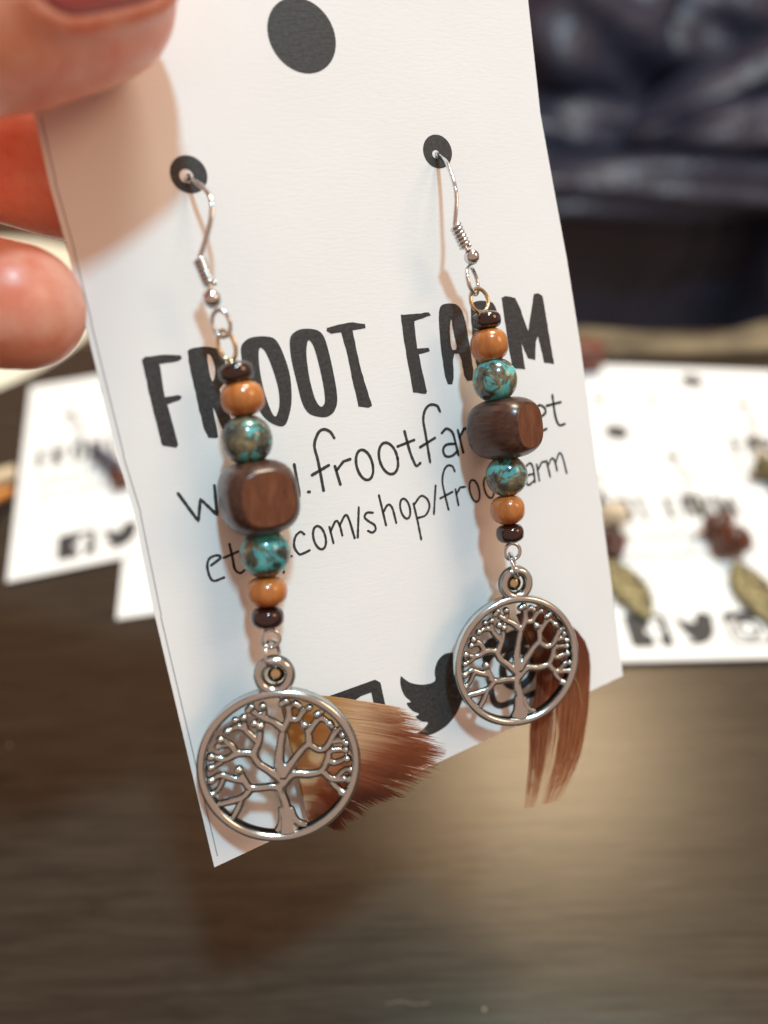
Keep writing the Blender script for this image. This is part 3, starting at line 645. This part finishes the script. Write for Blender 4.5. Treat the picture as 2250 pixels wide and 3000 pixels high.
def build_earring(side):
    L = side == 'L'
    E_ = empty('earring', Matrix.Translation(hp(*((553, 511) if L else (1282, 444)), 0) * S),
               'left dangle earring on the held card, brown feather fanned out sideways behind its tree charm' if L else 'right dangle earring on the held card, long brown feather hanging below its charm',
               'earring', 'pair of dangle earrings hooked on the held card')
    O = hp(700, 1100) if L else hp(1400, 1100)
    HB = 4.0   # how far the string of beads stands off the card
    if L:
        wire = [((546, 516), -6), ((540, 520), -3), ((546, 521), -.2), ((569, 531), 1.6), ((602, 556), 3.0), ((619, 590), 3.9), ((619, 636), 4.1), ((605, 695), 4.0), ((586, 754), 3.8)]
        coil = ((584, 762), (615, 836)); ball = (621, 876); lp1 = ((648, 948), 26, 40); lp2 = ((664, 1012), 24, 46)
        beads = [('seed', 691, 1092, 105, 64), ('tan', 711, 1168, 130, 100), ('tq0', 724, 1289, 150, 142), ('cube', 757, 1457, 0, 0), ('tq1', 777, 1620, 148, 141), ('tan', 782, 1732, 120, 87), ('seed', 784, 1808, 97, 64)]
        rg = (793, 1871, 30); jr = (799, 1925); cc = (819, 2240); nrm = (.10, .15, -.98); R = 7.7; bail = (805, 1977); hc = 4.1
    else:
        wire = [((1277, 452), -6), ((1272, 452), -3), ((1280, 452), -.2), ((1294, 462), 1.0), ((1311, 482), 2.2), ((1330, 536), 3.6), ((1337, 586), 4.0), ((1332, 656), 3.9)]
        coil = ((1334, 662), (1364, 726)); ball = (1382, 753); lp1 = ((1384, 822), 13, 42); lp2 = ((1404, 880), 25, 36)
        beads = [('seed', 1425, 939, 86, 52), ('tan', 1433, 1012, 110, 95), ('tq2', 1450, 1114, 131, 124), ('cube', 1478, 1255, 0, 0), ('tq3', 1484, 1394, 123, 116), ('tan', 1487, 1493, 101, 84), ('seed', 1494, 1562, 82, 55)]
        rg = (1501, 1616, 28); jr = (1505, 1664); cc = (1513, 1934); nrm = (.25, .10, -.96); R = 7.3; bail = (1509, 1710); hc = 3.4
    polyh(E_, 'hook_wire', [hp(x, y, h) for (x, y), h in wire] + [hp(*coil[0], 3.8)], .22, silver, O, 10, 8)
    # coil of fine wire
    a, b = hp(*coil[0], 3.8), hp(*coil[1], 3.9); ax = (b - a); fr = frame(a, ax); L_ = ax.length
    bm = bmesh.new(); pts = [(.46 * math.cos(t * 2 * math.pi * 6), .46 * math.sin(t * 2 * math.pi * 6), L_ * t) for t in [i / 128 for i in range(129)]]
    tube(bm, pts, .19, 8); link('hook_coil', bm_mesh(bm), silver, E_, fr)
    polyh(E_, 'hook_stem', [a - ax * .05, b, hp(*ball, 4.0)], .19, silver, O, 8, 3)
    zb = hz(*ball, 4.0); bm = bmesh.new(); sphere(bm, (0, 0, 0), (28 if L else 23) * zb / FPX, 28, 18)
    bc_ = hp(*ball, 4.0); link('hook_ball', bm_mesh(bm), silver, E_, Matrix.Translation(bc_ * S))
    def loop_px(nm, c, rx, ry, h0, tilt, mt, r=.2):
        P = []
        for k in range(24):
            q = 2 * math.pi * k / 24; x = c[0] + rx * math.cos(q) * math.cos(tilt) - ry * math.sin(q) * math.sin(tilt); y = c[1] + rx * math.cos(q) * math.sin(tilt) + ry * math.sin(q) * math.cos(tilt)
            P.append(hp(x, y, h0 + (.45 if rx > 20 else 1.1) * math.cos(q) * (1 if L else -1)))
        bm = bmesh.new(); tube(bm, P, r, 10, True); link(nm, world_mesh(bm, O), mt, E_, Matrix.Translation(O * S))
    loop_px('hook_loop', *lp1, HB, -.25, silver); loop_px('eye_loop', *lp2, HB - .1, -.32, brass, .2)
    pos = [hp(x, y, HB) for _, x, y, _, _ in beads]
    for i, (kd, x, y, wx, wy) in enumerate(beads):
        a = pos[max(i - 1, 0)]; b = pos[min(i + 1, len(pos) - 1)]; axis = (a - b).normalized(); z = hz(x, y, HB); k = z / FPX
        if kd == 'seed': bead(E_, 'seed_bead', pos[i], axis, wx * k / 2, wy * k / 2 * 1.03, dark_bead, .4, 2.7)
        elif kd == 'tan': bead(E_, 'tan_bead', pos[i], axis, wx * k / 2, wy * k / 2 * 1.04, tan, .5, 2.45)
        elif kd.startswith('tq'): bead(E_, 'turquoise_bead', pos[i], axis, wx * k / 2, wy * k / 2 * 1.05, TQ[int(kd[2])], .45, 2.08)
        else:
            face = wd((.42, .02, -.90)) if L else wd((.70, -.02, -.71))
            cube_bead(E_, pos[i], axis, face, 6.9 if L else 6.4)
    polyh(E_, 'string_wire', [hp(lp2[0][0] + 10, lp2[0][1] + 38, HB)] + pos + [hp(rg[0], rg[1] - 22, HB)], .2, brass, O, 8, 2)
    zr = hz(rg[0], rg[1], HB)
    ring(E_, 'eye_ring', hp(rg[0], rg[1], HB), wd((.25, .1, -.96)), (rg[2] - 4) * zr / FPX, .2, silver)
    # charm
    cN = wd(nrm); c = hp(*cc, hc)
    mw = charm(E_, c, cN, R, bail, hc)
    top = hp(rg[0], rg[1] + 20, HB); bw = mw @ (V((0, R + 2.5, 0)) * S) / S; mid = (top + bw) / 2; axl = (top - bw)
    jn = axl.cross(cN).normalized(); bm = ring_mesh(max(.7, axl.length / 2 + .45), .2)
    link('jump_ring', bm_mesh(bm), silver, E_, frame(mid, (jn * .9 + cN * .42), axl))
    # feather
    r = random.Random(11 if L else 12); st = []
    if L:
        q0, q1 = (818, 2040), (905, 2405)
        tips = [(1185, 2078), (1232, 2112), (1312, 2198), (1292, 2252), (1190, 2335), (1120, 2350), (1005, 2440), (960, 2415)]
        N = 1500
        for i in range(N):
            s = i / (N - 1); cl = round(s * 26) / 26; s2 = s + (cl - s) * .45
            T = s2 * (len(tips) - 1); ia = min(int(T), len(tips) - 2); f = T - ia
            tx = tips[ia][0] + (tips[ia + 1][0] - tips[ia][0]) * f; ty = tips[ia][1] + (tips[ia + 1][1] - tips[ia][1]) * f
            ln = r.uniform(.62, 1.0) ** .6; bx = q0[0] + (q1[0] - q0[0]) * s; by = q0[1] + (q1[1] - q0[1]) * s
            tx = bx + (tx - bx) * ln + r.uniform(-7, 7); ty = by + (ty - by) * ln + r.uniform(-7, 7)
            cxm, cym = (bx + tx) / 2 + 6, (by + ty) / 2 - 20 - 10 * s
            h = 1.8 + .25 * s + .03 * r.random()
            P = [hp((1 - t) ** 2 * bx + 2 * t * (1 - t) * cxm + t * t * tx, (1 - t) ** 2 * by + 2 * t * (1 - t) * cym + t * t * ty, h + .5 * t) for t in [j / 9 for j in range(10)]]
            st.append((P, .30, -.40 + .92 * s + .03 * math.sin(cl * 90) + r.uniform(-.03, .03)))
        polyh(E_, 'quill', [hp(808, 1985, 2.6), hp(828, 2080, 2.2), hp(903, 2395, 1.9)], .1, quill_m, O, 8, 5)
    else:
        N = 1000
        for i in range(N):
            s = r.random()
            if .30 < s < .52 and r.random() < .82: continue
            def mixp(a, b): return (a[0] + (b[0] - a[0]) * s, a[1] + (b[1] - a[1]) * s)
            K = [mixp((1515, 1800), (1590, 1770)), mixp((1572, 1960), (1712, 1880)), mixp((1556, 2120), (1722, 2030)), mixp((1550, 2250), (1697, 2210)), mixp((1534, 2410), (1612, 2392))]
            ln = 1 - .5 * r.random() ** 1.3; dx = r.uniform(-4, 4)
            F_ = catmull([V((p[0] + dx, p[1], 0)) for p in K], 4); F_ = F_[:max(4, int(len(F_) * ln))]
            h = 1.6 + .3 * s + .05 * r.random(); wv_ = r.uniform(-9, 9); wp_ = r.uniform(0, 6)
            st.append(([hp(p.x + wv_ * (q_ / len(F_)) ** 2 * math.sin(q_ * .45 + wp_), p.y, h) for q_, p in enumerate(F_)], .15, r.uniform(-.06, .05) + .12 * (ln < .85)))
        polyh(E_, 'quill', [hp(1512, 1720, 2.4), hp(1560, 1830, 2.2), hp(1690, 2000, 1.9), hp(1700, 2150, 1.7)], .1, quill_m, O, 8, 5)
    barbs(E_, st, .3, O, fm=None if L else feather_r)
    return E_
build_earring('L'); build_earring('R')

# ------------------------------------------------------------------ small earrings on the cards that lie on the table
def small_earring(label, pxs, parts, h0):
    """pxs: photo positions of hook hole; parts: list of (kind, x, y, size px)"""
    o0 = tp(*pxs, h0); E_ = empty('earring', Matrix.Translation(o0 * S), label, 'earring', 'earrings on the cards lying on the table')
    pts = [tp(pxs[0], pxs[1], h0 + .3)]; first = parts[0]
    p1 = tp(first[1], first[2], h0 + 2)
    bm = bmesh.new(); tube(bm, catmull([pts[0], pts[0].lerp(p1, .35) + V((1.2, 0, 2.0)), pts[0].lerp(p1, .8) + V((.5, 0, 1.5)), p1], 6), .3, 8)
    link('hook_wire', world_mesh(bm, o0), silver, E_, Matrix.Translation(o0 * S))
    prev = p1
    for kd, x, y, sz in parts:
        s1 = sz if not isinstance(sz, tuple) else 10; c = tp(x, y, h0 + 1.7); k = (c - V((0, 0, CAM_H))).length / FPX; r_ = s1 * k / 2
        c = tp(x, y, h0 + max(r_, .8)); d = (prev - c); d = d if d.length > .1 else V((0, 1, 0))
        if kd == 'nugget':
            bm = bmesh.new(); sphere(bm, (0, 0, 0), r_, 18, 12, (1, .9, .85)); rr = random.Random(int(x + y))
            ph = [rr.uniform(0, 6) for _ in range(3)]
            for v in bm.verts: v.co *= 1 + .08 * math.sin(v.co.x / r_ * 4 + ph[0]) * math.sin(v.co.y / r_ * 4 + ph[1])
            link('wood_nugget', bm_mesh(bm), nugget, E_, Matrix.Translation(c * S))
        elif kd in ('black', 'iris', 'cream', 'silver'):
            bead(E_, {'black': 'black_spacer', 'iris': 'dark_bead', 'cream': 'cream_bead', 'silver': 'silver_bead'}[kd], c, d, r_, r_ * (.35 if kd == 'black' else .8), {'black': blackm, 'iris': iris, 'cream': bonem, 'silver': leafbrass}[kd], .2)
        elif kd == 'leaf':
            x2, y2 = sz; c1 = tp(x, y, h0 + 1.2); c2 = tp(x2, y2, h0 + .9); ax = (c2 - c1); L_ = ax.length; bm = bmesh.new()
            W_ = L_ * .21; n = 14; rows = []
            for i in range(n + 1):
                t = i / n; hw = W_ * (math.sin(math.pi * min(t * 1.02, 1)) ** .7) * (1 if t < .6 else 1 - .1 * (t - .6)) * (1 + .24 * (i % 2)) + .15
                rows.append([bm.verts.new((s_ * hw, t * L_, (.55 if s_ == 0 else 0.15 + .12 * (i % 2)))) for s_ in (-1, -.5, 0, .5, 1)])
            for i in range(n):
                for j in range(4): bm.faces.new((rows[i][j], rows[i][j + 1], rows[i + 1][j + 1], rows[i + 1][j]))
            me = bm_mesh(bm); me = evaluated(me, [('SOLIDIFY', dict(thickness=.6 * S))])
            f = frame(c1, (0, 0, 1)); yv = ax.normalized(); xv = yv.cross(V((0, 0, 1))).normalized(); zv = xv.cross(yv)
            m_ = Matrix.Identity(4)
            for q in range(3): m_[q][0] = xv[q]; m_[q][1] = yv[q]; m_[q][2] = zv[q]; m_[q][3] = c1[q] * S
            link('leaf_charm', me, leafbrass, E_, m_)
        prev = c
    return E_
small_earring('small earring with red brown nuggets and brass leaf near the right edge', (1975, 1363), [('silver', 2030, 1455, 20), ('silver', 2048, 1492, 24), ('nugget', 2100, 1538, 74), ('nugget', 2128, 1520, 44), ('nugget', 2150, 1580, 92), ('nugget', 2128, 1602, 60), ('leaf', 2155, 1645, (2275, 1835))], 1.35)
small_earring('small earring with cream, black and brown beads and brass leaf beside the held card', (1735, 1385), [('silver', 1765, 1450, 20), ('cream', 1797, 1512, 78), ('black', 1795, 1545, 44), ('nugget', 1798, 1585, 74), ('nugget', 1800, 1612, 56), ('leaf', 1785, 1640, (1905, 1815))], 1.35)
small_earring('small earring with pale olive beads cut off by the right edge', (2182, 1210), [('silver', 2212, 1290, 26), ('cream', 2232, 1330, 30), ('silver', 2245, 1372, 62), ('leaf', 2262, 1392, (2380, 1520))], .75)
small_earring('small earring with blue black beads on the left card', (209, 1220), [('silver', 240, 1288, 14), ('iris', 283, 1325, 44), ('iris', 308, 1345, 48), ('iris', 332, 1365, 52), ('nugget', 352, 1398, 60)], .95)

# ------------------------------------------------------------------ the hand
def hand():
    org = dpt(-500, 500, 75); bm = bmesh.new()
    def chain(P):
        for i in range(len(P) - 1):
            (x0, y0, z0, r0), (x1, y1, z1, r1) = P[i], P[i + 1]
            a, b = V((x0, y0, z0)), V((x1, y1, z1)); n = max(2, int((b - a).length / 1.6))
            for k in range(n + 1):
                t = k / n; sphere(bm, a.lerp(b, t), r0 + (r1 - r0) * t, 20, 12)
    def c_(x, y, z, r): d = ray(x, y) * z; return (d.x, d.y, d.z, r)
    def t_(x, y, r, gap=-.2): d = ray(x, y); z = (NC.dot(TC) - r - gap) / NC.dot(d); return (d.x * z, d.y * z, d.z * z, r)
    thumb = [t_(255, -50, 6.75), t_(150, -35, 7.2), t_(0, -10, 7.5), t_(-330, -10, 8.2, .5), t_(-800, 60, 9.8, 1.0), c_(-1300, 350, 68, 13)]
    index = [c_(430, 545, 69.8, 6.2), c_(300, 517, 69.6, 6.8), c_(185, 487, 69.6, 6.95), c_(0, 430, 69.6, 7.1), c_(-330, 370, 71, 7.8), c_(-760, 360, 76, 8.8), c_(-1250, 420, 82, 10)]
    middle = [c_(60, 900, 61.5, 5.45), c_(-40, 885, 62.4, 5.8), c_(-330, 840, 67.5, 6.6), c_(-800, 700, 84, 8.8), c_(-1250, 560, 90, 10)]
    ringf = [c_(-190, 1130, 78, 6.2), c_(-330, 1100, 80, 6.8), c_(-560, 1030, 84, 7.4), c_(-950, 860, 92, 8.4), c_(-1300, 680, 98, 9.5)]
    little = [c_(-420, 1290, 84, 5.4), c_(-560, 1250, 86, 5.9), c_(-760, 1150, 90, 6.5), c_(-1050, 960, 98, 7.4), c_(-1350, 780, 104, 8.5)]
    for f in (thumb, index, middle, ringf, little): chain(f)
    palm = [c_(-1250, 420, 82, 11), c_(-1250, 560, 90, 11), c_(-1300, 680, 98, 11), c_(-1350, 780, 104, 10)]
    wrist = [c_(-2300, 900, 92, 17), c_(-2050, 820, 90, 16)]
    chain([palm[0], palm[1], palm[2], palm[3]])
    for p in palm + [thumb[-1]]: chain([p, (wrist[1][0] + (p[0] - wrist[1][0]) * .15, wrist[1][1] + (p[1] - wrist[1][1]) * .15, wrist[1][2] + (p[2] - wrist[1][2]) * .15, 14)])
    chain([wrist[1], wrist[0], c_(-3600, 1500, 100, 23)])
    # raised skin fold along the lower side of the thumbnail
    A = V(thumb[0][:3]); B = V(thumb[2][:3]); ax = (A - B).normalized()
    nn = V((0.10, .17, -.98)); nn = (nn - ax * nn.dot(ax)).normalized(); sd = ax.cross(nn).normalized()
    if sd.y < 0: sd = -sd
    for k in range(40):
        a = -1 + 2 * k / 39; th = (5.3 * (1 - abs(a) ** 5) ** .4 + .55) / 7.0; q = A.lerp(B, .12) + ax * (a * 6.3) + (nn * math.cos(th) + sd * math.sin(th)) * (6.75 - .1 * a * 5.9 - .9 * max(0, a) ** 2)
        sphere(bm, q, .95, 12, 8)
    for v in bm.verts: v.co = w(v.co) - org
    me = bm_mesh(bm, 'hand', 1.0)
    me = evaluated(me, [('REMESH', dict(mode='VOXEL', voxel_size=.6)), ('SMOOTH', dict(factor=.5, iterations=5))])
    me.transform(Matrix.Scale(S, 4))
    h = tag(link('hand', me, skin, None, Matrix.Translation(org * S)), 'hand with thumb in front and fingers behind pinching the held card', 'hand')
    # thumbnail: a curved plate on the thumb's back, turned up and towards the camera
    A = V(thumb[0][:3]); B = V(thumb[2][:3]); ax = (A - B).normalized()
    nn = V((0.10, .17, -.98)); nn = (nn - ax * nn.dot(ax)).normalized(); sd = ax.cross(nn).normalized()
    cen = A.lerp(B, .12); bm = bmesh.new(); nu, nv = 22, 16; grid = []
    for i in range(nu + 1):
        row = []
        for j in range(nv + 1):
            a = -1 + 2 * i / nu; b = -1 + 2 * j / nv
            hw = 5.3 * (1 - abs(a) ** 5) ** .4 if abs(a) < 1 else .5
            la = a * 5.9; lb = b * max(hw, .8); Rn = 6.9 - .012 * 0 + (.09 * max(0, -la))
            th = lb / 7.0
            q = cen + ax * la + (nn * math.cos(th) + sd * math.sin(th)) * (7.5 - .10 * la - .8 * max(0, la / 5.9) ** 2 - .30 * abs(b) ** 4)
            row.append(bm.verts.new(w(q) - org))
        grid.append(row)
    for i in range(nu):
        for j in range(nv): bm.faces.new((grid[i][j], grid[i + 1][j], grid[i + 1][j + 1], grid[i][j + 1]))
    me = bm_mesh(bm); me = evaluated(me, [('SOLIDIFY', dict(thickness=.45 * S, offset=0))])
    link('thumbnail', me, nail_m, h, Matrix.Translation(org * S))
hand()

# ------------------------------------------------------------------ crumbs on the table
for i, (x, y, s_, lb) in enumerate([(28, 2185, .32, 'pale crumb on the dark table near the left edge'), (1418, 2958, .3, 'white crumb on the table near the bottom edge right of centre')]):
    p = tp(x, y); bm = bmesh.new(); bmesh.ops.create_icosphere(bm, subdivisions=2, radius=s_)
    for v in bm.verts: v.co *= rnd.uniform(.75, 1.15); v.co.z *= .6
    tag(link('crumb', bm_mesh(bm), crumb_m, None, Matrix.Translation((p.x * S, p.y * S, s_ * .5 * S))), lb, 'crumb')
p = tp(1130, 2942); q = tp(1260, 2938)
bm = bmesh.new(); tube(bm, catmull([V((0, 0, .05)), (q - p) * .35 + V((0, .25, .05)), (q - p) * .7 + V((0, -.2, .05)), (q - p) + V((0, 0, .05))], 5), .045, 5)
tag(link('thread', bm_mesh(bm), crumb_m, None, Matrix.Translation((p.x * S, p.y * S, .00005))), 'thin pale thread on the table at the bottom of the photo', 'thread')
